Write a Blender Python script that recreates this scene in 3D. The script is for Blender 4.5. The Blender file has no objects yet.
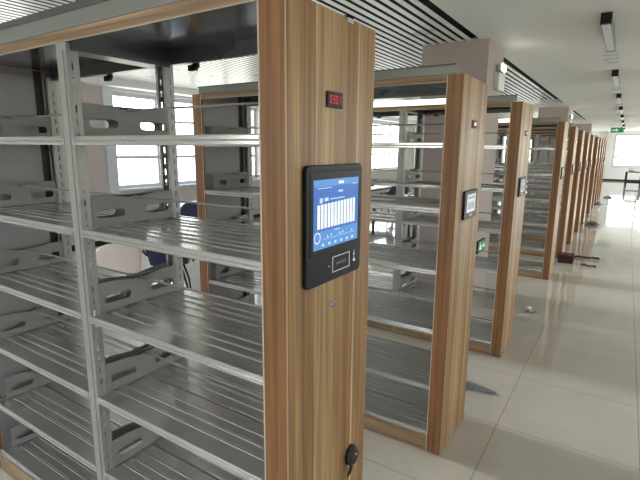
import bpy, bmesh, math, random
from mathutils import Vector, Matrix
random.seed(7)
C = bpy.context.scene.collection
PI = math.pi

# ------------------------------------------------------------------ materials
def mat(name, col=(.5,.5,.5), rough=.5, metal=0, spec=.5, emit=None, es=1.0):
    m = bpy.data.materials.new(name); m.use_nodes = True
    b = m.node_tree.nodes['Principled BSDF']
    b.inputs['Base Color'].default_value = (*col, 1); b.inputs['Roughness'].default_value = rough
    b.inputs['Metallic'].default_value = metal; b.inputs['Specular IOR Level'].default_value = spec
    if emit:
        b.inputs['Emission Color'].default_value = (*emit, 1); b.inputs['Emission Strength'].default_value = es
    return m
class NT:
    def __init__(s, m): s.t = m.node_tree; s.b = s.t.nodes['Principled BSDF']
    def n(s, typ, **kw):
        nd = s.t.nodes.new(typ)
        for k, v in kw.items():
            if k.startswith('i_'): nd.inputs[k[2:].replace('_', ' ')].default_value = v
            else: setattr(nd, k, v)
        return nd
    def l(s, a, b): s.t.links.new(a, b)
def ramp(nd, stops, interp='LINEAR'):
    r = nd.color_ramp; r.interpolation = interp
    while len(r.elements) < len(stops): r.elements.new(.5)
    for e, (p, c) in zip(r.elements, stops): e.position = p; e.color = (*c, 1)

def speckled(name, col, rough, amp=.08, scale=6, metal=0, spec=.5, bump=0):
    """plain paint / metal with a faint procedural unevenness"""
    m = mat(name, col, rough, metal, spec); N = NT(m)
    tc = N.n('ShaderNodeTexCoord'); no = N.n('ShaderNodeTexNoise'); no.inputs['Scale'].default_value = scale; no.inputs['Detail'].default_value = 4
    N.l(tc.outputs['Object'], no.inputs['Vector'])
    r = N.n('ShaderNodeValToRGB')
    ramp(r, [(.3, tuple(c*(1-amp) for c in col)), (.7, tuple(min(1, c*(1+amp)) for c in col))])
    N.l(no.outputs['Fac'], r.inputs['Fac']); N.l(r.outputs['Color'], N.b.inputs['Base Color'])
    r2 = N.n('ShaderNodeMapRange'); r2.inputs['To Min'].default_value = rough*.85; r2.inputs['To Max'].default_value = rough*1.2
    N.l(no.outputs['Fac'], r2.inputs['Value']); N.l(r2.outputs['Result'], N.b.inputs['Roughness'])
    return m

def wood(name, axis, tones=None, rough=.42):
    """laminate; axis = grain direction 'z' or 'x'"""
    m = mat(name, rough=rough, spec=.35); N = NT(m)
    tc = N.n('ShaderNodeTexCoord'); sep = N.n('ShaderNodeSeparateXYZ'); N.l(tc.outputs['Object'], sep.inputs[0])
    mp = N.n('ShaderNodeMapping'); N.l(tc.outputs['Object'], mp.inputs['Vector'])
    mp.inputs['Scale'].default_value = (48, 48, 1.3) if axis == 'z' else (1.3, 48, 60)
    n1 = N.n('ShaderNodeTexNoise'); n1.inputs['Scale'].default_value = 1; n1.inputs['Detail'].default_value = 5; n1.inputs['Distortion'].default_value = .25
    N.l(mp.outputs[0], n1.inputs['Vector'])
    mp2 = N.n('ShaderNodeMapping'); N.l(tc.outputs['Object'], mp2.inputs['Vector'])
    mp2.inputs['Scale'].default_value = (170, 170, 2.2) if axis == 'z' else (2.2, 170, 200)
    n2 = N.n('ShaderNodeTexNoise'); n2.inputs['Scale'].default_value = 1; n2.inputs['Detail'].default_value = 3
    N.l(mp2.outputs[0], n2.inputs['Vector'])
    if axis == 'z':
        # planks of different tone across the panel (local y runs -.2445 .. .2445)
        mr = N.n('ShaderNodeMapRange'); mr.inputs['From Min'].default_value = -.2445; mr.inputs['From Max'].default_value = .2445
        N.l(sep.outputs['Y'], mr.inputs['Value'])
        r = N.n('ShaderNodeValToRGB')
        A = (0.286,0.146,0.060); B = (0.424,0.253,0.112); L = (0.663,0.493,0.282); O = (0.366,0.196,0.081)
        ramp(r, [(0, (0.247,0.112,0.045)), (.03, (0.378,0.213,0.092)), (.11, B), (.16, A), (.275, O), (.288, L), (.30, B), (.40, (0.480,0.308,0.150)),
                 (.55, B), (.62, O), (.66, A), (.765, O), (.78, L), (.795, B), (.88, O), (1, (0.355,0.190,0.082))])
        N.l(mr.outputs[0], r.inputs['Fac']); base = r.outputs['Color']
    else:
        r = N.n('ShaderNodeValToRGB'); ramp(r, [(.3, (.25,.15,.085)), (.7, (.38,.26,.16))])
        N.l(n1.outputs['Fac'], r.inputs['Fac']); base = r.outputs['Color']
    def mul(col, src, lo, hi):
        rr = N.n('ShaderNodeMapRange'); rr.inputs['From Min'].default_value = .3; rr.inputs['From Max'].default_value = .7
        rr.inputs['To Min'].default_value = lo; rr.inputs['To Max'].default_value = hi
        N.l(src, rr.inputs['Value'])
        v = N.n('ShaderNodeVectorMath', operation='SCALE'); N.l(col, v.inputs[0]); N.l(rr.outputs[0], v.inputs['Scale'])
        return v.outputs[0]
    c = mul(base, n1.outputs['Fac'], .68, 1.34); c = mul(c, n2.outputs['Fac'], .80, 1.20)
    N.l(c, N.b.inputs['Base Color'])
    return m

M = {}
M['wood'] = wood('laminate_vertical', 'z'); M['wood_h'] = wood('laminate_horizontal', 'x')
M['edge'] = mat('edge_band', (.58,.50,.40), .45)
M['corner'] = mat('corner_band', (.46,.33,.20), .45)
M['steel'] = speckled('shelf_steel', (.29,.285,.27), .5, .06, 5, .0, .35, .5)
M['shelf'] = speckled('shelf_surface', (.66,.655,.635), .19, .04, 1.5, .65, .5)
M['post'] = speckled('post_steel', (.36,.36,.34), .34, .05, 4, .15, .5)
M['cover'] = speckled('cover_steel', (.12,.125,.13), .28, .06, 2, .6, .5)
M['fascia'] = speckled('fascia_grey', (.27,.27,.255), .35, .05, 4, .2)
M['underside'] = speckled('underside_steel', (.34,.35,.38), .14, .08, 1.5, .85, .5)
M['rim'] = speckled('rim_grey', (.12,.12,.12), .4, .05, 4, .2)
M['sheet'] = speckled('side_sheet', (.30,.275,.285), .45, .06, 3, .1)
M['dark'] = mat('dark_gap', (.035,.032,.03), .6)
M['black'] = speckled('black_plastic', (.008,.008,.009), .4, .2, 30, 0, .2)
M['rubber'] = mat('black_rubber', (.02,.02,.02), .5)
M['white'] = speckled('white_plastic', (.80,.80,.79), .4, .03, 6)
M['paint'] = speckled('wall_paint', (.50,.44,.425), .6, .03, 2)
M['wallwhite'] = speckled('wall_white', (.78,.77,.76), .6, .03, 1)
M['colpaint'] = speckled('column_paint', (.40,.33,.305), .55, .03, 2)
M['ceil'] = speckled('ceiling_plaster', (.80,.79,.76), .6, .02, 1)
M['slat'] = speckled('slat_white', (.88,.89,.90), .28, .02, 2)
M['plenum'] = mat('plenum_black', (.008,.008,.009), .9)
M['frame'] = speckled('window_frame_white', (.58,.61,.64), .35, .02, 4)
M['navy'] = speckled('navy_fabric', (.018,.028,.075), .7, .15, 60)
M['shell'] = speckled('white_shell', (.72,.66,.64), .35, .03, 4)
M['desk'] = speckled('pale_desktop', (.66,.76,.78), .25, .03, 4)
M['blackmetal'] = mat('black_metal', (.015,.015,.018), .4, .5)
M['chrome'] = mat('chrome', (.75,.75,.75), .15, 1)
M['exit'] = mat('exit_green', (.01,.13,.05), .4, emit=(.02,.24,.10), es=.35)
M['exitw'] = mat('exit_white', (.8,.9,.85), .4, emit=(.7,1,.85), es=.6)
M['red'] = mat('led_red', (.5,.01,.03), .4, emit=(1,.03,.09), es=1.0)
M['lamp'] = mat('lamp_lens', (.9,.9,.9), .4, emit=(1,.97,.9), es=14)
M['tube'] = mat('added_glow_lens', (.9,.9,.88), .4, emit=(1,.94,.74), es=2.2)  # glow of the added fascia bars, in place of a reflected window
M['diff'] = speckled('lamp_diffuser', (.80,.83,.86), .35, .02, 4)
M['maroon'] = speckled('maroon_cloth', (.055,.012,.012), .7, .3, 20)
M['brown'] = speckled('brown_cord', (.09,.035,.025), .6, .3, 30)
M['paper'] = speckled('crumpled_paper', (.75,.74,.70), .6, .05, 20)
M['greyrag'] = speckled('grey_rag', (.13,.13,.11), .7, .3, 20)
M['s_blue'] = mat('screen_blue', (.02,.06,.2), .3, 0, .2, emit=(.045,.14,.42), es=.9)
M['s_mid'] = mat('screen_mid_blue', (.02,.06,.2), .3, 0, .2, emit=(.10,.27,.58), es=.9)
M['s_lite'] = mat('screen_light', (.3,.4,.5), .3, 0, .2, emit=(.40,.56,.78), es=.9)
M['s_white'] = mat('screen_white', (.6,.6,.6), .3, 0, .2, emit=(.66,.68,.64), es=.9)
M['s_page'] = mat('screen_page', (.5,.5,.5), .2, emit=(.55,.57,.62), es=.35)
M['film'] = speckled('plastic_film', (.20,.23,.25), .12, .3, 20)
M['lensblue'] = mat('button_lens', (.25,.25,.55), .15)

def floor_mat():
    m = mat('polished_tile', rough=.10, spec=.85); N = NT(m)
    tc = N.n('ShaderNodeTexCoord'); mp = N.n('ShaderNodeMapping'); N.l(tc.outputs['Object'], mp.inputs['Vector'])
    mp.inputs['Location'].default_value = (-.21, -.62, 0)
    br = N.n('ShaderNodeTexBrick'); br.offset = 0; br.squash = 1
    br.inputs['Scale'].default_value = 1; br.inputs['Brick Width'].default_value = .8; br.inputs['Row Height'].default_value = .8
    br.inputs['Mortar Size'].default_value = .0022; br.inputs['Mortar Smooth'].default_value = .2
    br.inputs['Color1'].default_value = (1,1,1,1); br.inputs['Color2'].default_value = (.965,.965,.955,1); br.inputs['Mortar'].default_value = (.42,.38,.32,1)
    N.l(mp.outputs[0], br.inputs['Vector'])
    no = N.n('ShaderNodeTexNoise'); no.inputs['Scale'].default_value = 1.7; no.inputs['Detail'].default_value = 8; no.inputs['Roughness'].default_value = .6
    N.l(tc.outputs['Object'], no.inputs['Vector'])
    r = N.n('ShaderNodeValToRGB'); ramp(r, [(.3, (.53,.495,.43)), (.55, (.585,.55,.48)), (.75, (.62,.585,.515))])
    N.l(no.outputs['Fac'], r.inputs['Fac'])
    v = N.n('ShaderNodeVectorMath', operation='MULTIPLY'); N.l(r.outputs['Color'], v.inputs[0]); N.l(br.outputs['Color'], v.inputs[1])
    N.l(v.outputs[0], N.b.inputs['Base Color'])
    n3 = N.n('ShaderNodeTexNoise'); n3.inputs['Scale'].default_value = 3; n3.inputs['Detail'].default_value = 6
    N.l(tc.outputs['Object'], n3.inputs['Vector'])
    r3 = N.n('ShaderNodeMapRange'); r3.inputs['To Min'].default_value = .02; r3.inputs['To Max'].default_value = .09
    N.l(n3.outputs['Fac'], r3.inputs['Value']); N.l(r3.outputs[0], N.b.inputs['Roughness'])
    n4 = N.n('ShaderNodeTexNoise'); n4.inputs['Scale'].default_value = 2.2; n4.inputs['Detail'].default_value = 1
    N.l(tc.outputs['Object'], n4.inputs['Vector'])
    bp = N.n('ShaderNodeBump'); bp.inputs['Strength'].default_value = .02; bp.inputs['Distance'].default_value = .02
    N.l(n4.outputs['Fac'], bp.inputs['Height']); N.l(bp.outputs[0], N.b.inputs['Normal'])
    return m
M['floor'] = floor_mat()

def glass_mat():
    m = bpy.data.materials.new('window_glass'); m.use_nodes = True; t = m.node_tree; t.nodes.clear()
    o = t.nodes.new('ShaderNodeOutputMaterial'); a = t.nodes.new('ShaderNodeBsdfTransparent'); g = t.nodes.new('ShaderNodeBsdfGlossy'); x = t.nodes.new('ShaderNodeMixShader')
    a.inputs[0].default_value = (.94,.96,.96,1); g.inputs['Roughness'].default_value = .02; x.inputs[0].default_value = .06
    t.links.new(a.outputs[0], x.inputs[1]); t.links.new(g.outputs[0], x.inputs[2]); t.links.new(x.outputs[0], o.inputs[0]); return m
M['glass'] = glass_mat()

# ------------------------------------------------------------------ mesh helpers
def box(bm, x0, x1, y0, y1, z0, z1, mi=0, bev=0):
    g = bmesh.ops.create_cube(bm, size=1)
    vs = g['verts']
    for v in vs:
        v.co = Vector(((x0+x1)/2 + v.co.x*(x1-x0), (y0+y1)/2 + v.co.y*(y1-y0), (z0+z1)/2 + v.co.z*(z1-z0)))
    fs = set(f for v in vs for f in v.link_faces)
    for f in fs: f.material_index = mi
    if bev:
        es = list(set(e for v in vs for e in v.link_edges))
        r = bmesh.ops.bevel(bm, geom=es, offset=bev, segments=2, affect='EDGES', profile=.6)
        for f in r['faces']: f.material_index = mi
def tube(bm, p, r, n=8, mi=0, cap=True):
    """tube along the polyline p; r a number or a list"""
    p = [Vector(q) for q in p]; rs = r if isinstance(r, (list, tuple)) else [r]*len(p); rings = []
    for i, q in enumerate(p):
        d = (p[min(i+1, len(p)-1)] - p[max(i-1, 0)]).normalized()
        a = d.cross(Vector((0,0,1)) if abs(d.z) < .9 else Vector((1,0,0))).normalized(); b = d.cross(a)
        rings.append([bm.verts.new(q + (a*math.cos(2*PI*k/n) + b*math.sin(2*PI*k/n))*rs[i]) for k in range(n)])
    for i in range(len(p)-1):
        for k in range(n):
            f = bm.faces.new((rings[i][k], rings[i][(k+1)%n], rings[i+1][(k+1)%n], rings[i+1][k])); f.material_index = mi; f.smooth = True
    if cap:
        for rg in (rings[0], rings[-1]):
            f = bm.faces.new(rg); f.material_index = mi
def cyl(bm, c, r, h, axis='z', n=24, mi=0):
    c = Vector(c); d = {'x': Vector((1,0,0)), 'y': Vector((0,1,0)), 'z': Vector((0,0,1))}[axis]
    tube(bm, [c - d*h/2, c + d*h/2], r, n, mi)
def link(o, parent=None):
    C.objects.link(o)
    if parent: o.parent = parent
    return o
def obj(name, bm, ms, parent=None, off=(0,0,0), smooth=False):
    bmesh.ops.recalc_face_normals(bm, faces=bm.faces)
    if any(off): bmesh.ops.translate(bm, verts=bm.verts, vec=Vector(off))
    me = bpy.data.meshes.new(name); bm.to_mesh(me); bm.free()
    for m in (ms if isinstance(ms, (list, tuple)) else [ms]): me.materials.append(m)
    if smooth:
        for f in me.polygons: f.use_smooth = True
    return link(bpy.data.objects.new(name, me), parent)
def stadium(cy, cz, w, h, n=6):
    r = h/2; pts = []
    for k in range(n+1): a = -PI/2 + PI*k/n; pts.append((cy + w/2 - r + r*math.cos(a), cz + r*math.sin(a)))
    for k in range(n+1): a = PI/2 + PI*k/n; pts.append((cy - w/2 + r + r*math.cos(a), cz + r*math.sin(a)))
    return pts
def rect(y0, y1, z0, z1): return [(y0,z0),(y1,z0),(y1,z1),(y0,z1)]
def plate_mesh(outline, holes, th):
    """flat plate with through holes, in local (u,v) plane; returns list of verts/faces"""
    cu = bpy.data.curves.new('tmp', 'CURVE'); cu.dimensions = '2D'; cu.fill_mode = 'BOTH'; cu.extrude = th/2
    for pl in [outline] + holes:
        s = cu.splines.new('POLY'); s.points.add(len(pl)-1)
        for pt, (a, b) in zip(s.points, pl): pt.co = (a, b, 0, 1)
        s.use_cyclic_u = True
    o = bpy.data.objects.new('tmp', cu); C.objects.link(o)
    dg = bpy.context.evaluated_depsgraph_get(); dg.update()
    me = bpy.data.meshes.new_from_object(o.evaluated_get(dg))
    vs = [tuple(v.co) for v in me.vertices]; fs = [tuple(p.vertices) for p in me.polygons]
    C.objects.unlink(o); bpy.data.objects.remove(o); bpy.data.curves.remove(cu); bpy.data.meshes.remove(me)
    return vs, fs
def add_plate(bm, pm, mapf, mi=0):
    vs = [bm.verts.new(mapf(*v)) for v in pm[0]]
    for f in pm[1]:
        try: q = bm.faces.new([vs[i] for i in f]); q.material_index = mi
        except ValueError: pass
def tag(o, label, cat, group=None, kind=None):
    o['label'] = label; o['category'] = cat
    if group: o['group'] = group
    if kind: o['kind'] = kind
    return o
def struct(name, bm, ms, parent=None):
    o = obj(name, bm, ms, parent)
    if not parent: o['kind'] = 'structure'
    return o
def thing(name, label, cat, loc=(0,0,0), rz=0, group=None):
    o = bpy.data.objects.new(name, None); C.objects.link(o); o.location = loc; o.rotation_euler = (0,0,rz); o.empty_display_size = .1
    return tag(o, label, cat, group)
def dup(root, loc, rz, label):
    def cp(o, par):
        c = o.copy(); C.objects.link(c); c.parent = par
        for ch in [k for k in kids.get(o.name, [])]: cp(ch, c)
        return c
    kids = {}
    for o in list(C.objects):
        if o.parent: kids.setdefault(o.parent.name, []).append(o)
    r = cp(root, None); r.location = loc; r.rotation_euler = (0,0,rz); r['label'] = label
    return r
B = bmesh.new

# ------------------------------------------------------------------ camera
def make_cam():
    s = 2.2/2.3; f, pi, ya, ro = 463.37, .1949, .5764, .0082
    F = Vector((-math.sin(ya)*math.cos(pi), math.cos(ya)*math.cos(pi), -math.sin(pi)))
    R = Vector((math.cos(ya), math.sin(ya), 0)); U = R.cross(F)
    R2 = R*math.cos(ro) + U*math.sin(ro); U2 = U*math.cos(ro) - R*math.sin(ro)
    cam = bpy.data.cameras.new('camera'); o = bpy.data.objects.new('camera', cam); C.objects.link(o)
    cam.sensor_width = 36; cam.lens = f/640*36; cam.clip_start = .05; cam.clip_end = 200
    m = Matrix((R2, U2, -F)).transposed().to_4x4(); m.translation = Vector((.7761*s, 0, 1.8992*s))
    o.matrix_world = m; bpy.context.scene.camera = o
make_cam()

# ------------------------------------------------------------------ mobile shelving
W = .489; OFF = (1.02, -.2445, 0)
LV = [.135, .435, .79, 1.145, 1.5, 1.855]
def shelf_bm(x0, x1, z):
    """folded steel shelf: rolled front and back lips, ribbed deck"""
    half = [(.020, -.030), (.006, -.032), (.003, -.028), (.003, -.020), (.007, -.017), (.003, -.014), (.003, -.004), (.006, 0), (.013, 0), (.016, -.003), (.034, -.003)]
    pts = list(half)
    for y in (.078, .128, .178):
        pts += [(y, -.003), (y+.003, .0006), (y+.006, -.003), (y+.012, -.003), (y+.014, -.0045), (y+.016, -.003)]
    pts += [(.232, -.003), (.236, -.001), (.2405, -.001), (.2405, -.014)]
    pts = pts + [(W-a, b) for a, b in reversed(pts)]
    bm = B(); A = [bm.verts.new((x0, a, z+b)) for a, b in pts]; D = [bm.verts.new((x1, a, z+b)) for a, b in pts]
    for i in range(len(pts)-1): bm.faces.new((A[i], A[i+1], D[i+1], D[i]))
    return bm
def bracket_pm():
    o = [(.047, .0), (.442, .0), (.442, .125), (.36, .122), (.275, .110), (.255, .112), (.234, .112), (.214, .110), (.129, .122), (.047, .125)]
    h = [stadium(.132, .050, .126, .034), stadium(.357, .050, .126, .034)]
    return plate_mesh(o, h, .0016)
def post_pm(H):
    hs = []
    z = .14
    while z < 2.12:
        hs.append(rect(.016, .0225, z, z+.027)); z += .05
    return plate_mesh(rect(.0, .045, .0, H), hs, .0018)
BP = bracket_pm(); PPS = {h: post_pm(h) for h in (2.165, 2.187)}
def post_bm(x0, x1, rear, H):
    PP = PPS[H]
    bm = B(); fy = (lambda y: W-.005-y) if rear else (lambda y: .005+y)
    for x in (x0, x1): add_plate(bm, PP, lambda u, v, w, x=x: (x+w, fy(u), v))
    a, b = sorted((fy(0), fy(.002))); box(bm, x0, x1, a, b, 0, H)
    # folded stiffening bead along the face
    xm = (x0+x1)/2
    a, b = sorted((fy(-.004), fy(0))); box(bm, xm-.012, xm+.012, a, b, .01, 2.16, bev=.0015)
    # return flanges at the back of the channel
    for x in (x0, x1):
        s = 1 if x == x0 else -1; a, b = sorted((fy(.043), fy(.045))); p, q = sorted((x, x+s*.014)); box(bm, p, q, a, b, 0, H)
    return bm

def digits(bm, txt, y0, z0, w, h, x, t, gap):
    segs = {'0': 'abcdef', '1': 'bc', '3': 'abgcd'}
    for i, ch in enumerate(txt):
        a = y0 + i*(w+gap); k = t
        S = {'a': (a, a+w, z0+h-k, z0+h), 'd': (a, a+w, z0, z0+k), 'g': (a, a+w, z0+h/2-k/2, z0+h/2+k/2),
             'f': (a, a+k, z0+h/2, z0+h), 'e': (a, a+k, z0, z0+h/2), 'b': (a+w-k, a+w, z0+h/2, z0+h), 'c': (a+w-k, a+w, z0, z0+h/2)}
        for s in segs[ch]: y_0, y_1, z_0, z_1 = S[s]; box(bm, x, x+.0008, y_0, y_1, z_0, z_1)

def rounded(bm, x0, x1, y0, y1, z0, z1, r, mi=0, n=5):
    """slab facing +x with rounded corners in the yz plane"""
    pts = []
    for (cy, cz, a0) in ((y1-r, z1-r, 0), (y0+r, z1-r, PI/2), (y0+r, z0+r, PI), (y1-r, z0+r, 1.5*PI)):
        for k in range(n+1): a = a0 + PI/2*k/n; pts.append((cy+r*math.cos(a), cz+r*math.sin(a)))
    ch = .002
    cy, cz = (y0+y1)/2, (z0+z1)/2
    a = [bm.verts.new((x0, p, q)) for p, q in pts]; b = [bm.verts.new((x1-ch, p, q)) for p, q in pts]
    c = [bm.verts.new((x1, p + (ch if p < cy else -ch), q + (ch if q < cz else -ch))) for p, q in pts]
    n = len(pts)
    for u, v in ((a, b), (b, c)):
        for k in range(n): f = bm.faces.new((u[k], u[(k+1)%n], v[(k+1)%n], v[k])); f.material_index = mi
    for r_ in (a, c): f = bm.faces.new(r_); f.material_index = mi

def ring(bm, x, cy, cz, r, t, n=20):
    for k in range(n):
        a, b = 2*PI*k/n, 2*PI*(k+1)/n
        bm.faces.new([bm.verts.new((x, cy+q*math.cos(g), cz+q*math.sin(g))) for q, g in ((r, a), (r, b), (r-t, b), (r-t, a))])

def big_terminal(root):
    bm = B(); rounded(bm, 0, .013, .072, .397, 1.412, 1.770, .018)
    # recessed-looking glossy field bezel
    box(bm, .012, .0145, .090, .380, 1.505, 1.752, bev=.002)
    t = obj('terminal', bm, M['black'], root, OFF); t['label'] = 'black touch terminal with blue screen'
    # screen: blue page with header, twelve columns and a row of icons
    bm = B(); y0, y1, z0, z1 = .106, .368, 1.524, 1.728; X = .0146
    def q(a, b, c, d, mi, dx): box(bm, X, X+.0006+dx*.0004, y0+(y1-y0)*a, y0+(y1-y0)*b, z0+(z1-z0)*c, z0+(z1-z0)*d, mi)
    q(0, 1, 0, 1, 0, 0); q(0, 1, .90, 1, 1, 1); q(.0, 1, .0, .10, 1, 1); q(0, 1, .10, .26, 1, .5)
    q(.52, .64, .925, .965, 3, 2); q(.08, .36, .875, .885, 2, 2); q(.85, .97, .90, .91, 2, 2); q(.52, .62, .80, .83, 2, 2)
    q(.12, .18, .67, .74, 2, 2); q(.22, .30, .69, .74, 2, 2); q(.34, .66, .705, .72, 2, 2)
    for k in range(12): a = .075 + k*.072; q(a, a+.050, .30, .645 + k*.003, 3, 2)
    q(.06, .95, .55, .553, 0, 3); q(.44, .56, .235, .25, 2, 2)
    for k, a in enumerate((.28, .36, .56, .62, .84)): q(a, a+.022, .155+.008*(k%2), .185+.008*(k%2), 2, 2)
    q(.20, .92, .135, .14, 2, 2)
    for k in range(6): a = .17+k*.135; q(a, a+.045, .035, .075, 2, 2)
    s = obj('screen', bm, [M['s_blue'], M['s_mid'], M['s_lite'], M['s_white']], t, OFF); s['label'] = 'lit blue screen with white columns'
    bm = B(); ring(bm, X+.002, y0+.018, z0+.036, .017, .0028, 24); obj('round_icon', bm, M['s_white'], t, OFF)
    # card reader outline
    bm = B(); a0, a1, c0, c1, k = .216, .322, 1.437, 1.487, .0022
    for r_ in ((a0, a1, c0, c0+k), (a0, a1, c1-k, c1), (a0, a0+k, c0, c1), (a1-k, a1, c0, c1)): box(bm, .013, .0142, *r_)
    for i in range(6): box(bm, .013, .0135, .238+i*.011, .244+i*.011, 1.457, 1.467, 1)
    obj('card_reader', bm, [M['s_page'], M['cover']], t, OFF)
    bm = B(); tube(bm, [(.0145, .350, 1.487), (.0145, .346, 1.470), (.0145, .352, 1.455)], .0028, 8); cyl(bm, (.014, .351, 1.455), .007, .002, 'x')
    obj('key_icon', bm, M['chrome'], t, OFF)
    bm = B(); cyl(bm, (.0135, .196, 1.461), .0022, .0015, 'x', 10); obj('status_light', bm, M['s_page'], t, OFF); bm = B(); cyl(bm, (.0135, .356, 1.516), .003, .0015, 'x', 10); obj('status_light', bm, M['s_page'], t, OFF)
def small_terminal(root):
    bm = B(); rounded(bm, 0, .014, .115, .375, 1.425, 1.588, .010)
    t = obj('terminal', bm, M['black'], root, OFF); t['label'] = 'small black terminal with a pale screen'
    bm = B(); box(bm, .014, .0147, .160, .330, 1.462, 1.566); box(bm, .0147, .0149, .175, .315, 1.540, 1.552, 1)
    for k in range(7): box(bm, .0147, .0151, .175+k*.02, .187+k*.02, 1.478, 1.520, 1)
    obj('screen', bm, [M['s_page'], M['cover']], t, OFF)
    bm = B(); box(bm, .014, .0145, .215, .275, 1.436, 1.452); obj('card_reader', bm, M['cover'], t, OFF)

def shelving(Yn, label, kind):
    root = thing('mobile_bookshelf', label, 'bookshelf', (-1.02, Yn+.2445, 0), 0, 'rows of mobile steel bookshelves')
    dl = -.11 if kind == 'big' else 0; dh = .022 if kind == 'big' else 0
    # end panels
    for x0, x1, s in ((-.09, 0, 1), (-2.02+dl, -1.93+dl, -1)):
        bm = B(); box(bm, x0, x1, 0, W, .006, 2.2 if s > 0 else 2.203+dh, 0, .002)
        for yy in (-.0008, W-.0012):     # pale edge bands down the inner edges
            xe = x0 if s > 0 else x1; box(bm, xe-.0008 if s > 0 else xe-.004, xe+.004 if s > 0 else xe+.0008, yy, yy+.002, .008, 2.198, 1)
        if s > 0:
            for yy in (-.0006, W-.0024): box(bm, -.003, .0006, yy, yy+.003, .008, 2.198, 2)
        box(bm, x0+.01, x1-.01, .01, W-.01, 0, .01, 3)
        obj('end_panel', bm, [M['wood'], M['edge'], M['corner'], M['dark']], root, OFF)
    # steel sheets lining the ends
    for xa, xb in ((-1.93+dl, -1.927+dl), (-.093, -.09)):
        bm = B(); box(bm, xa, xb, .02, W-.095, .11, 2.2+dh)
        box(bm, xa, xb, W-.095, W-.052, .11, 2.2+dh, 1)  # dark strip painting the shade of the gap before the rear post
        obj('side_sheet', bm, [M['sheet'], M['dark']], root, OFF)
    # posts
    for x0, x1, rr in ((-1.925+dl, -1.872+dl, (1,)), (-1.062, -.998, (0, 1)), (-.128, -.095, (1,))):
        for rear in rr: obj('post', post_bm(x0, x1, rear, 2.187 if dh else 2.165), M['post'], root, OFF)
    # shelves, brackets and back bars
    for z in LV:
        for x0, x1 in ((-.9965, -.095), (-1.9255+dl, -1.0635)):
            o = obj('shelf', shelf_bm(x0, x1, z), M['shelf'], root, OFF)
            md = o.modifiers.new('s', 'SOLIDIFY'); md.thickness = .0014; md.offset = -1
            for x in (x0+.001 if x0 > -1.5 else -1.882+dl, x1-.001 if x1 < -.5 else -.098):
                bm = B(); add_plate(bm, BP, lambda u, v, w, x=x: (x+w, u, z+v+.0005))
                a, b = (x, x+.010) if x < (x0+x1)/2 else (x-.010, x)
                box(bm, a, b, .06, .43, z+.0005, z+.0018)
                if -1.01 < x < -.95: box(bm, x-.011, x-.0012, .052, .438, z+.100, z+.121, 1)
                obj('bracket', bm, [M['steel'], M['dark']], root, OFF)
            if z > .2 or True:
                bm = B(); tube(bm, [(max(x0, -1.882+dl)+.001, .2445, z+.108), (x1-.001, .2445, z+.108)], .0045, 10)
                for x in (max(x0, -1.882+dl)+.006, x1-.006): cyl(bm, (x, .2445, z+.108), .0085, .008, 'x', 12)
                obj('back_bar', bm, M['steel'], root, OFF)
    # head: wood strips, grey fascia cover, rails
    xl = -1.93+dl
    bm = B(); box(bm, xl, -.09, .003, W-.003, 2.203+dh, 2.209+dh); box(bm, xl, -.09, .06, .066, 2.209+dh, 2.235+dh); box(bm, -.092, -.086, .003, W-.003, 2.2, 2.209+dh); obj('top_cover', bm, M['underside'], root, OFF)
    fh = .052 if dh else .043
    bm = B(); box(bm, xl-.015, -.05, -.004, .014, 2.2035+dh, 2.203+dh+fh, 0, .001); obj('fascia', bm, M['fascia'], root, OFF)
    bm = B(); box(bm, xl-.020, -.046, -.007, .016, 2.203+dh+fh, 2.210+dh+fh+(.018 if dh else 0), 0, .001); obj('top_rim', bm, M['rim'], root, OFF)
    for y0, y1 in ((.0, .004), (W-.004, W)):
        bm = B(); box(bm, xl, -.09, y0, y1, 2.166+dh, 2.203+dh, 0); box(bm, xl, -.09, y0-.0005, y1+.0005, 2.164+dh, 2.1665+dh, 1)
        obj('head_strip', bm, [M['wood_h'], M['edge']], root, OFF)
    bm = B(); box(bm, xl, -.09, W-.03, W-.004, 2.150+dh, 2.203+dh); box(bm, xl, -.09, .004, .02, 2.168+dh, 2.203+dh)
    box(bm, -1.075, -.985, .02, W-.03, 2.160, 2.203+dh)
    obj('head_rail', bm, M['cover'], root, OFF)
    for x in (-1.505, -.88):
        bm = B(); box(bm, x-.03, x+.018, W+.002, W+.018, 2.140+dh*.2, 2.165+dh*.2, bev=.002); box(bm, x+.0, x+.03, W+.002, W+.016, 2.150+dh*.2, 2.180+dh)
        o = obj('cable_clip', bm, M['black'], root, OFF); o['label'] = 'black plastic clip under the head strip'
    # plinth
    for y0, y1 in ((.002, .014), (W-.014, W-.002)):
        bm = B(); box(bm, xl, -.09, y0, y1, .0, .103); obj('plinth', bm, M['wood_h'], root, OFF)
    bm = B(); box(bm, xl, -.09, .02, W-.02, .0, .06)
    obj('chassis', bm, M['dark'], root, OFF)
    if kind == 'big':
        big_terminal(root)
        bm = B(); box(bm, 0, .006, .190, .275, 1.934, 1.980, bev=.0015); d = obj('number_display', bm, M['black'], root, OFF)
        bm = B(); digits(bm, '0301', .203, 1.946, .0105, .023, .0052, .0022, .0062); g = obj('digits', bm, M['red'], d, OFF); g['label'] = 'red glowing digits'
        bm = B(); cyl(bm, (.003, .238, 1.326), .011, .006, 'x', 20); b_ = obj('sensor_button', bm, M['chrome'], root, OFF)
        bm = B(); cyl(bm, (.007, .238, 1.326), .007, .004, 'x', 16); obj('button_lens', bm, M['lensblue'], b_, OFF)
        # lock socket with a hanging rubber flap
        bm = B(); tube(bm, [(0, .378, .700), (.012, .378, .700), (.022, .378, .700), (.026, .378, .700)], [.035, .035, .030, .022], 8)
        for v in bm.verts: v.co.z = .700 + (v.co.z-.700)*1.15
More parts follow.
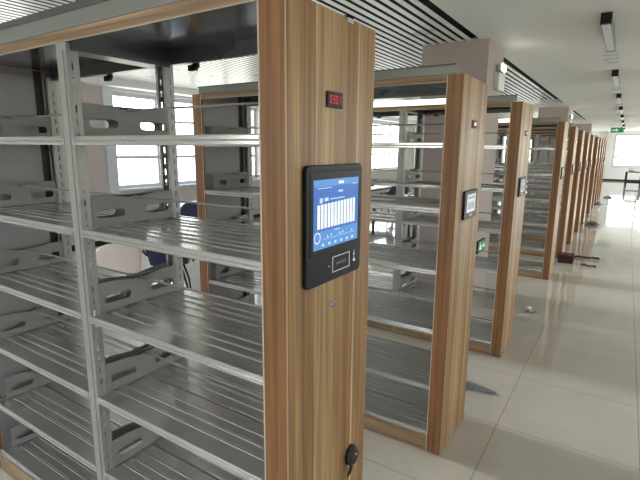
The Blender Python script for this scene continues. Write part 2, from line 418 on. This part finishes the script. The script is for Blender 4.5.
        k = obj('lock_socket', bm, M['rubber'], root, OFF); k['label'] = 'black rubber socket cap with a short tail'
        bm = B(); tube(bm, [(.016, .366, .668), (.018, .356, .655), (.016, .348, .642), (.012, .346, .632)], [.008, .006, .006, .005], 8); obj('flap_tail', bm, M['rubber'], k, OFF)
        bm = B(); cyl(bm, (.027, .380, .710), .005, .003, 'x', 10); obj('lock_pin', bm, M['chrome'], k, OFF)
        # little steel clip on the panel's top edge
        bm = B(); box(bm, -.03, .004, .30, .335, 2.2, 2.206); box(bm, .0, .004, .30, .335, 2.186, 2.206); obj('top_clip', bm, M['chrome'], root, OFF)
    else:
        small_terminal(root)
        bm = B(); box(bm, 0, .005, .19, .285, 1.935, 1.98, bev=.001); d = obj('number_display', bm, M['brown'], root, OFF)
        bm = B(); box(bm, .005, .0058, .225, .27, 1.95, 1.968); obj('display_window', bm, M['chrome'], d, OFF)
    if kind == 'lamp':  # added emissive bar imitating a bright window mirrored in the fascia
        bm = B(); box(bm, -1.90, -.60, -.030, -.0045, 2.200, 2.250, bev=.002); lb = obj('added_glow_bar', bm, M['white'], root, OFF); lb['label'] = 'added glowing bar along the head, standing in for a window reflection'
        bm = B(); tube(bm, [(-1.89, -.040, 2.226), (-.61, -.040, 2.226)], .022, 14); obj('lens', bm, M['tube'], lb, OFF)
    return root

labels = ['wood-ended steel bookshelf nearest the camera, with a large blue touch screen and red digits',
          'wood-ended steel bookshelf directly behind the nearest one, small pale terminal on its end',
          'wood-ended steel bookshelf just in front of the column with the emergency light',
          'wood-ended bookshelf first beyond the column, with a maroon box on the floor behind it',
          'wood-ended bookshelf right beside the maroon box on the floor',
          'wood-ended bookshelf next beyond the one at the maroon box',
          'second wood-ended bookshelf beyond the one at the maroon box',
          'last wood-ended bookshelf before the second column down the aisle',
          'first wood-ended bookshelf beyond the second column',
          'second wood-ended bookshelf beyond the second column',
          'third wood-ended bookshelf beyond the second column',
          'fourth wood-ended bookshelf beyond the second column, next to last in the row',
          'farthest wood-ended bookshelf at the end of the row']
YS = [.978, 2.487, 4.1, 7.13, 8.7, 10.2, 11.8, 13.4, 15.75, 17.35, 18.95, 20.55, 22.15]
shelving(YS[0], labels[0], 'big'); shelving(YS[1], labels[1], 'small')
proto = shelving(YS[2], labels[2], 'lamp')  # this kind carries the added glow bar
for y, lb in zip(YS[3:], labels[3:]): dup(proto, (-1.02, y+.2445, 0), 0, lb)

# ------------------------------------------------------------------ the room
XL, XR, YB, YF, ZC = -7.3, 7.0, -5.0, 34.0, 3.0
bm = B(); box(bm, XL-.3, XR+.3, YB-.3, YF+.3, -.12, 0); struct('floor', bm, M['floor'])
XS = -.74      # edge between slatted ceiling and plain aisle ceiling
bm = B(); box(bm, XS, XR+.3, YB-.3, YF+.3, ZC, ZC+.12); box(bm, XL-.3, XS, 13.55, 16.4, ZC, ZC+.12); box(bm, XL-.3, XS, 21.2, YF+.3, ZC, ZC+.12)
box(bm, XL-.3, XL+.3, YB-.3, 21.2, ZC, ZC+.12)
struct('ceiling', bm, M['ceil'])
bm = B(); box(bm, XL-.3, XS, YB-.3, YF+.3, ZC+.10, ZC+.12); struct('ceiling_void', bm, M['plenum'])
for (a, b) in ((YB, 13.55), (16.4, 21.2)):
    bm = B(); x = XL+.32
    while x < XS-.05: box(bm, x, x+.058, a, b, ZC, ZC+.0015); x += .1
    struct('ceiling_slats', bm, M['slat'])
def wall_with_windows(name, along, fixed, th, a0, a1, wins, z0, z1, winmat=M['paint']):
    """along 'y': plane x=fixed; along 'x': plane y=fixed."""
    def bb(bm, a, b, c, d, f0, f1, mi=0, bev=0):
        if along == 'y': box(bm, f0, f1, a, b, c, d, mi, bev)
        else: box(bm, a, b, f0, f1, c, d, mi, bev)
    f0, f1 = sorted((fixed, fixed+th)); bm = B(); cur = a0
    for (u, v) in wins:
        bb(bm, cur, u, 0, ZC+.12, f0, f1); bb(bm, u, v, 0, z0, f0, f1); bb(bm, u, v, z1, ZC+.12, f0, f1); cur = v
    bb(bm, cur, a1, 0, ZC+.12, f0, f1)
    struct(name, bm, winmat)
    global WN
    for (u, v) in wins:
        WN += 1; fc = fixed + th*.35; kk = .03 if along == 'y' else .055; d0, d1 = sorted((fc-.03, fc+.03))
        bm = B(); k = .07 if along == 'y' else .12
        bb(bm, u, u+k, z0, z1, d0, d1); bb(bm, v-k, v, z0, z1, d0, d1); bb(bm, u+k, v-k, z0, z0+k, d0, d1); bb(bm, u+k, v-k, z1-k, z1, d0, d1)
        n = max(1, round((v-u)/(1.15 if along == 'y' else 1.5))); st = (v-u)/n
        for i in range(1, n): bb(bm, u+i*st-kk, u+i*st+kk, z0+k, z1-k, d0, d1)
        hz = z0 + .60 if along == 'y' else z0+.62
        for i in range(n):
            p, q = u+i*st+(k if i == 0 else .03), u+(i+1)*st-(k if i == n-1 else .03)
            bb(bm, p, q, hz-kk, hz+kk, d0, d1)
            if along == 'y': bb(bm, p, q, z1-.50, z1-.45, d0, d1)
        w = bpy.data.objects.new('window_%d' % WN, None)
        C.objects.link(w); w['kind'] = 'structure'; w.empty_display_size = .1
        obj('window_frame', bm, M['frame'], w)
        bm = B(); bb(bm, u+k*.5, v-k*.5, z0+k*.5, z1-k*.5, fc-.003, fc+.003); obj('pane', bm, M['glass'], w)
        bm = B(); s0, s1 = sorted((fixed-math.copysign(.06, th), fixed+th*.3)); bb(bm, u-.05, v+.05, z0-.03, z0+.002, s0, s1, bev=.004); obj('window_sill', bm, M['frame'], w)
WN = 0
wall_with_windows('wall_left', 'y', XL, -.3, YB, YF, [(-.2, 4.1), (5.32, 9.4), (10.2, 14.2), (15.0, 19.0), (20.2, 24.2), (25.2, 32.5)], 1.02, 2.82)
wall_with_windows('wall_right', 'y', XR, .3, YB, YF, [(4.5, 8.0), (9.0, 14.5), (15.5, 21.5), (22.5, 32.0)], .9, 2.8, M['wallwhite'])
wall_with_windows('wall_back', 'x', YB, -.3, XL, XR, [(-5.5, -1.5), (.2, 4.5)], .9, 2.8, M['wallwhite'])
wall_with_windows('wall_far', 'x', YF, .3, XL, XR, [(-6.5, -1.4), (-.02, 4.5)], .85, 2.82, M['wallwhite'])
bm = B(); box(bm, XL, XR, YF-.012, YF, 0, .11); struct('baseboard_far', bm, M['blackmetal'])
bm = B(); box(bm, XL, XL+.012, YB, YF, 0, .10); struct('baseboard_left', bm, M['blackmetal'])
bm = B(); box(bm, XR-.012, XR, YB, YF, 0, .10); struct('baseboard_right', bm, M['blackmetal'])
bm = B(); box(bm, -.62, -.42, YF-.25, YF, 0, ZC, 0, .003); struct('wall_far_pier', bm, M['paint'])

for n_, (u, v) in enumerate([(-.2, 4.1), (5.32, 9.4), (10.2, 14.2), (15.0, 19.0), (20.2, 24.2)]):
    bm = B()
    for a, b, c, d in ((u-.20, u, .95, 2.90), (v, v+.14, .95, 2.90), (u, v, 2.82, 2.90)): box(bm, XL-.01, XL+.03, a, b, c, d)
    struct('trim_%d' % (n_+1), bm, M['frame'])
bm = B(); box(bm, XL, XL+.32, YB, 21.2, 2.88, ZC-.001); struct('trim_6', bm, M['wallwhite'])
# columns
for i, y in enumerate((5.45, 14.75, 24.3)):
    dx = 0 if i == 0 else -.10
    bm = B(); box(bm, -1.40+dx, -.64+dx, y, y+.72, 0, ZC+.02, 0, .006); o = struct('column', bm, M['colpaint'])
# emergency lights on the aisle faces of the columns
def emergency(y, label, x=-.64):
    r = thing('emergency_light', label, 'emergency light', (x, y, 2.5), 0, 'twin-head emergency lights on the columns')
    bm = B(); box(bm, 0, .055, 0, .30, 0, .19, 0, .008); obj('battery_box', bm, M['white'], r)
    for k in (.09, .21):
        bm = B(); tube(bm, [(.03, k, .19), (.035, k, .215)], .012, 10); tube(bm, [(.0, k, .25), (.035, k, .25), (.062, k, .252)], [.032, .045, .050], 20)
        h = obj('lamp_head', bm, M['white'], r)
        bm = B(); cyl(bm, (.064, k, .252), .043, .004, 'x', 20); obj('lens', bm, M['lamp'], h)
    return r
emergency(5.78, 'lit twin-head emergency light on the nearest column above the bookshelves')
emergency(15.0, 'lit twin-head emergency light on the second column down the aisle', -.74)
# low exit sign on the column
r = thing('exit_sign', 'small green exit sign low on the side of the nearest column, between two bookshelves', 'exit sign', (-.64, 5.50, .60), 0, 'green exit signs')
bm = B(); box(bm, 0, .03, 0, .34, 0, .15, 0, .004); obj('housing', bm, M['black'], r)
bm = B(); box(bm, .03, .031, .02, .32, .012, .138); obj('sign_face', bm, M['exit'], r)
bm = B()
for y0, y1, z0, z1 in ((.06,.12,.04,.055),(.085,.10,.04,.10),(.10,.15,.075,.09),(.13,.145,.03,.075),(.10,.115,.105,.125),(.20,.29,.065,.08),(.27,.29,.045,.10)): box(bm, .031, .032, y0, y1, z0, z1)
obj('pictogram', bm, M['exitw'], r)
# hanging exit sign at the far end
r = thing('exit_sign', 'green exit sign hanging from the ceiling at the far end of the aisle', 'exit sign', (-.05, 27.4, 2.70), 0, 'green exit signs')
bm = B(); box(bm, -.02, .52, -.02, .02, 0, .24, 0, .004); obj('housing', bm, M['exit'], r)
bm = B()
for x in (.06, .44): tube(bm, [(x, 0, .24), (x, 0, .32)], .008, 8)
obj('hanger', bm, M['chrome'], r)
bm = B()
for x0, x1, z0, z1 in ((.05,.14,.10,.13),(.12,.31,.105,.125),(.20,.22,.05,.19)): box(bm, x0, x1, -.022, -.0205, z0, z1)
obj('pictogram', bm, M['exitw'], r)

# ceiling lights along the aisle
places = ['nearest', 'second nearest', 'third nearest', 'fourth nearest', 'fifth nearest', 'sixth nearest', 'seventh nearest', 'farthest']
for i in range(8):
    y = 5.0 + i*3.45
    r = thing('linear_light', 'narrow white linear light with black ends on the aisle ceiling, %s of its row' % places[i], 'ceiling light', (.455, y, ZC), 0, 'linear lights in a row along the aisle ceiling')
    bm = B(); box(bm, -.042, .042, 0, 1.4, -.085, 0, 0, .003); obj('housing', bm, M['cover'], r)
    bm = B(); box(bm, -.034, .034, .05, 1.39, -.089, -.085); obj('diffuser', bm, M['diff'], r)
    for y0 in (-.006, 1.4): bm = B(); box(bm, -.043, .043, y0, y0+.006 if y0 > 1 else y0+.05, -.091, 0); obj('end_cap', bm, M['black'], r)
    if i < 7:
        g = thing('air_diffuser', 'small three-slot air diffuser on the aisle ceiling, %s of its row' % places[i], 'air vent', (.43, y+1.95, ZC), 0, 'slot air diffusers between the linear lights')
        bm = B(); box(bm, -.09, .09, 0, .9, -.006, 0); obj('back_plate', bm, M['ceil'], g)
        for k in range(3):
            bm = B(); box(bm, -.085, .085, .12+k*.3, .16+k*.3, -.022, -.004, 0, .005); obj('blade', bm, M['frame'], g)

# ------------------------------------------------------------------ furniture of the reading area
def shell_chair(label, m, loc, rz, group):
    """moulded shell chair on four tapering legs; faces +y of its own"""
    r = thing('shell_chair', label, 'chair', loc, rz, group)
    prof = [(.23,.43,.20), (.22,.455,.215), (.12,.45,.225), (-.02,.44,.225), (-.13,.45,.22), (-.19,.50,.215), (-.215,.58,.215), (-.235,.68,.235), (-.25,.76,.225), (-.26,.82,.18), (-.264,.85,.09)]
    bm = B(); nx = 9; rows = []
    for (y, z, w) in prof:
        row = []
        for k in range(nx):
            t = -1 + 2*k/(nx-1); curl = (abs(t)**3)*.03
            row.append(bm.verts.new((t*w, y + (curl if z > .5 else 0), z + (curl if z < .5 else 0))))
        rows.append(row)
    for a, b in zip(rows, rows[1:]):
        for k in range(nx-1): bm.faces.new((a[k], a[k+1], b[k+1], b[k]))
    o = obj('seat_shell', bm, m, r, smooth=True)
    md = o.modifiers.new('t', 'SOLIDIFY'); md.thickness = .014; md = o.modifiers.new('s', 'SUBSURF'); md.levels = 1; md.render_levels = 1
    for sx in (-1, 1):
        for sy in (-1, 1):
            bm = B(); tube(bm, [(sx*.13, sy*.12, .438), (sx*.19, sy*.18 + .0, .22), (sx*.21, sy*.21, 0)], [.014,.012,.009], 10); obj('leg', bm, M['blackmetal'], r)
    bm = B(); tube(bm, [(-.15, -.14, .40), (.15, -.14, .40)], .008); tube(bm, [(-.15, .14, .40), (.15, .14, .40)], .008); obj('seat_frame', bm, M['blackmetal'], r)
    return r
def desk(label, loc, rz, L=1.6, D=.8, top=None, group='pale reading tables in the reading area'):
    r = thing('reading_table', label, 'table', loc, rz, group)
    bm = B(); box(bm, -L/2, L/2, -D/2, D/2, .72, .748, 0, .004); obj('tabletop', bm, top or M['desk'], r)
    bm = B()
    for y in (-D/2+.05, D/2-.05): box(bm, -L/2+.05, L/2-.05, y-.015, y+.015, .68, .72)
    for x in (-L/2+.05, L/2-.05): box(bm, x-.015, x+.015, -D/2+.065, D/2-.065, .68, .72)
    obj('frame', bm, M['blackmetal'], r)
    for sx in (-1, 1):
        for sy in (-1, 1):
            bm = B(); x, y = sx*(L/2-.05), sy*(D/2-.05); box(bm, x-.02, x+.02, y-.02, y+.02, 0, .68); obj('leg', bm, M['blackmetal'], r)
    return r
cw = shell_chair('white round-backed shell chair behind the nearest bookshelf', M['shell'], (-3.74, 2.90, 0), .985, 'shell chairs in the reading area')
cn = shell_chair('navy shell chair right beside the white round-backed chair', M['navy'], (-3.66, 3.52, 0), .80, 'shell chairs in the reading area')
for sx in (-1, 1):
    bm = B(); tube(bm, [(sx*.225, -.235, .62), (sx*.275, -.18, .66), (sx*.285, .02, .655), (sx*.275, .13, .60), (sx*.25, .15, .44)], [.012,.016,.018,.015,.010], 10); obj('armrest', bm, M['blackmetal'], cn)
def round_table(label, loc, R=.45):
    r = thing('round_table', label, 'table', loc)
    bm = B(); cyl(bm, (0,0,.735), R, .03, 'z', 40); obj('tabletop', bm, M['desk'], r)
    bm = B(); tube(bm, [(0,0,.72), (0,0,.03)], .03, 16); obj('pedestal', bm, M['blackmetal'], r)
    bm = B(); tube(bm, [(0,0,.0), (0,0,.02), (0,0,.035)], [R*.6, R*.55, .04], 32); obj('base', bm, M['blackmetal'], r)
round_table('round pale blue table by the window wall', (-6.25, 6.15, 0))
dup(cn, (-5.55, 5.55, 0), -2.4, 'navy shell chair at the round pale blue table, by the window wall')
dup(cn, (-5.6, 6.7, 0), 1.2, 'navy shell chair beyond the round pale blue table')
spots = [(-5.2, 8.8), (-3.2, 9.6), (-5.4, 12.0), (-3.3, 13.4), (-5.4, 16.0), (-3.4, 18.0)]
names = ['pale reading table nearest the window wall in the row beyond the round table', 'pale reading table nearest the bookshelf row in the row beyond the round table',
         'pale reading table near the windows in the middle of the reading area', 'pale reading table in the middle of the area, close to the second column',
         'pale reading table near the windows in the far part of the area', 'farthest pale reading table of the reading area']
short = ['beside the nearer window-side table', 'beside the nearer shelf-side table', 'beside the middle window-side table', 'beside the middle shelf-side table', 'beside the far window-side table', 'beside the farthest table']
for (x, y), nm, sh in zip(spots, names, short):
    desk(nm, (x, y, 0), PI/2, 1.8, .9, M['white'])
    for dx, dy, rz, w in ((.75, -.45, PI/2, 'aisle side, front'), (.75, .45, PI/2, 'aisle side, back')):
        dup(cn, (x+dx, y+dy, 0), rz, 'navy shell chair %s, %s' % (sh, w))
# small black things on the tables
for i, (x, y, nm) in enumerate(((-5.2, 8.6, 'nearer window-side'), (-3.15, 9.8, 'nearer shelf-side'), (-5.5, 12.3, 'middle window-side'), (-3.3, 13.2, 'middle shelf-side'))):
    bm = B(); box(bm, -.22, .22, -.03, .03, 0, .05, 0, .01); box(bm, -.05, .05, -.08, .06, 0, .02, 0, .005); tube(bm, [(-.2,0,.05), (-.1,.02,.09), (.1,.02,.09), (.2,0,.05)], .012)
    o = obj('power_dock', bm, M['black']); o.location = (x, y, .748); o.rotation_euler.z = .4+i
    tag(o, 'black power dock lying on the %s reading table' % nm, 'power dock', 'black docks on the reading tables')

# far tables with black frames
for i, x in enumerate((1.15, 2.0)):
    r = thing('work_table', 'black-framed table at the far end under the window, %s one' % ('left' if i == 0 else 'right'), 'table', (x, 29.5, 0), 0, 'black-framed tables at the far end')
    bm = B(); box(bm, -.36, .36, -.35, .35, .72, .76); obj('tabletop', bm, M['blackmetal'], r)
    for sx in (-1, 1):
        for sy in (-1, 1): bm = B(); box(bm, sx*.33-.05, sx*.33+.05, sy*.32-.05, sy*.32+.05, 0, .72); obj('leg', bm, M['blackmetal'], r)
    bm = B(); box(bm, -.36, .36, -.35, -.31, .18, .26); obj('stretcher', bm, M['blackmetal'], r)
    if i == 0:
        def crumple(name, m, loc, sx, sy, sz, seed, label, cat, sub=2):
            rnd = random.Random(seed); bm = B(); bmesh.ops.create_icosphere(bm, subdivisions=sub, radius=1)
            for v in bm.verts:
                k = 1 + rnd.uniform(-.28, .22); v.co = Vector((v.co.x*sx*k, v.co.y*sy*k, max(-.6, v.co.z)*sz*k + sz*.6))
            zmin = min(v.co.z for v in bm.verts)
            for v in bm.verts: v.co.z -= zmin
            o = obj(name, bm, m); o.location = loc; return tag(o, label, cat)
        crumple('plastic_bag', M['paper'], (x, 29.5, .76), .27, .25, .10, 3, 'crumpled white plastic bag on the left black-framed far table', 'bag')

# ------------------------------------------------------------------ litter on the floor
bm = B(); box(bm, -.115, .115, -.11, .11, 0, .115, 0, .008); box(bm, -.12, .12, -.115, .115, .115, .14, 0, .006)
o = obj('box', bm, M['maroon']); o.location = (.085, 8.50, 0); tag(o, 'dark maroon box standing on the aisle floor beside a bookshelf end', 'box')
def rag(name, m, loc, rz, L, wv, r, label, cat, seed):
    rnd = random.Random(seed); pts = []; n = 14
    for k in range(n): t = k/(n-1); pts.append(((t-.5)*L, wv*math.sin(t*9)+rnd.uniform(-.5,.5)*wv, r*(1+.7*abs(math.sin(k*1.7)))))
    bm = B(); tube(bm, pts, [r*(.5+.5*abs(math.sin(k*1.3+1))) for k in range(n)], 8)
    zmin = min(v.co.z for v in bm.verts)
    for v in bm.verts: v.co.z -= zmin
    o = obj(name, bm, m); o.location = loc; o.rotation_euler.z = rz; return tag(o, label, cat)
rag('rope', M['brown'], (.36, 8.95, 0), .1, .36, .03, .022, 'twisted brown rope on the floor right beside the maroon box', 'rope', 4)
rag('cloth_strip', M['brown'], (.42, 8.35, 0), -.2, .20, .03, .016, 'short brown cloth strip on the floor in front of the rope', 'cloth', 5)
crumple('cleaning_rag', M['greyrag'], (.20, 13.35, 0), .14, .30, .05, 6, 'crumpled grey cleaning rag on the floor farther down the aisle', 'cloth')
crumple('paper_scrap', M['paper'], (-.02, 5.62, 0), .032, .05, .022, 8, 'crumpled white paper scrap on the floor beyond the third bookshelf', 'paper scrap')
rag('wire_scrap', M['greyrag'], (.03, 5.52, 0), .6, .13, .02, .008, 'bit of dark wire on the floor beside the crumpled paper scrap', 'wire', 9)
for x, y, s, lb in ((.30, 21.5, .16, 'dark rag lying farthest down the aisle floor'), (.05, 18.6, .12, 'small dark rag on the aisle floor near the farther bookshelves')):
    crumple('floor_rag', M['greyrag'], (x, y, 0), s, s*1.2, .04, int(y), lb, 'cloth')
# plastic film folded on the floor beside the second bookshelf
bm = B(); rnd = random.Random(2); vs = []
for i in range(6):
    vs.append([bm.verts.new((-.16+.062*i, -.07*(1-i/6)+.05*j*(1-i/6.5), .004 + .05*(1-i/5.5)*(1 if j in (1,) else .25)*rnd.uniform(.5,1))) for j in range(4)])
for a, b in zip(vs, vs[1:]):
    for k in range(3): bm.faces.new((a[k], a[k+1], b[k+1], b[k]))
o = obj('plastic_film', bm, M['film']); o.location = (-.04, 3.43, 0)
md = o.modifiers.new('s', 'SOLIDIFY'); md.thickness = .003; md.offset = 1
tag(o, 'folded dark glossy plastic film on the floor behind the second bookshelf', 'plastic film')

# ------------------------------------------------------------------ daylight
w = bpy.data.worlds.new('sky'); bpy.context.scene.world = w; w.use_nodes = True; t = w.node_tree
bg = t.nodes['Background']; tc = t.nodes.new('ShaderNodeTexCoord'); sp = t.nodes.new('ShaderNodeSeparateXYZ'); r = t.nodes.new('ShaderNodeValToRGB')
no = t.nodes.new('ShaderNodeTexNoise'); no.inputs['Scale'].default_value = 22; no.inputs['Detail'].default_value = 6
t.links.new(tc.outputs['Generated'], sp.inputs[0]); t.links.new(tc.outputs['Generated'], no.inputs['Vector'])
ad = t.nodes.new('ShaderNodeMath'); ad.operation = 'MULTIPLY_ADD'; ad.inputs[1].default_value = .10
t.links.new(no.outputs['Fac'], ad.inputs[0]); t.links.new(sp.outputs['Z'], ad.inputs[2])
mr = t.nodes.new('ShaderNodeMapRange'); mr.inputs['From Min'].default_value = -.25; mr.inputs['From Max'].default_value = .45
t.links.new(ad.outputs[0], mr.inputs['Value']); t.links.new(mr.outputs[0], r.inputs['Fac'])
ramp(r, [(0, (.60,.585,.52)), (.38, (.66,.66,.56)), (.46, (.82,.82,.76)), (.56, (.97,.98,.98)), (1, (.74,.85,1.0))])
t.links.new(r.outputs['Color'], bg.inputs['Color']); bg.inputs['Strength'].default_value = 9.2
def portal(loc, rot, sx, sy):
    L = bpy.data.lights.new('window_portal', 'AREA'); L.shape = 'RECTANGLE'; L.size = sx; L.size_y = sy; L.cycles.is_portal = True
    o = bpy.data.objects.new('window_portal', L); C.objects.link(o); o.location = loc; o.rotation_euler = rot
portal((XL-.32, 14.5, 1.9), (PI/2, 0, -PI/2), 38, 1.9); portal((XR+.32, 14.5, 1.85), (PI/2, 0, PI/2), 38, 2.0)
portal((-.3, YB-.32, 1.85), (PI/2, 0, PI), 13, 2.0); portal((-.3, YF+.32, 1.85), (PI/2, 0, 0), 13.5, 2.0)

L = bpy.data.lights.new('sun', 'SUN'); L.energy = 3.0; L.angle = math.radians(2); L.color = (1, .96, .88)
o = bpy.data.objects.new('sun', L); C.objects.link(o)
d = Vector((math.cos(math.radians(14)), 0.0, -math.sin(math.radians(14)))); o.rotation_euler = d.to_track_quat('-Z', 'Y').to_euler()
sc = bpy.context.scene
sc.view_settings.view_transform = 'Standard'; sc.view_settings.look = 'None'; sc.view_settings.gamma = 1
sc.view_settings.use_curve_mapping = False; sc.view_settings.exposure = 0.2
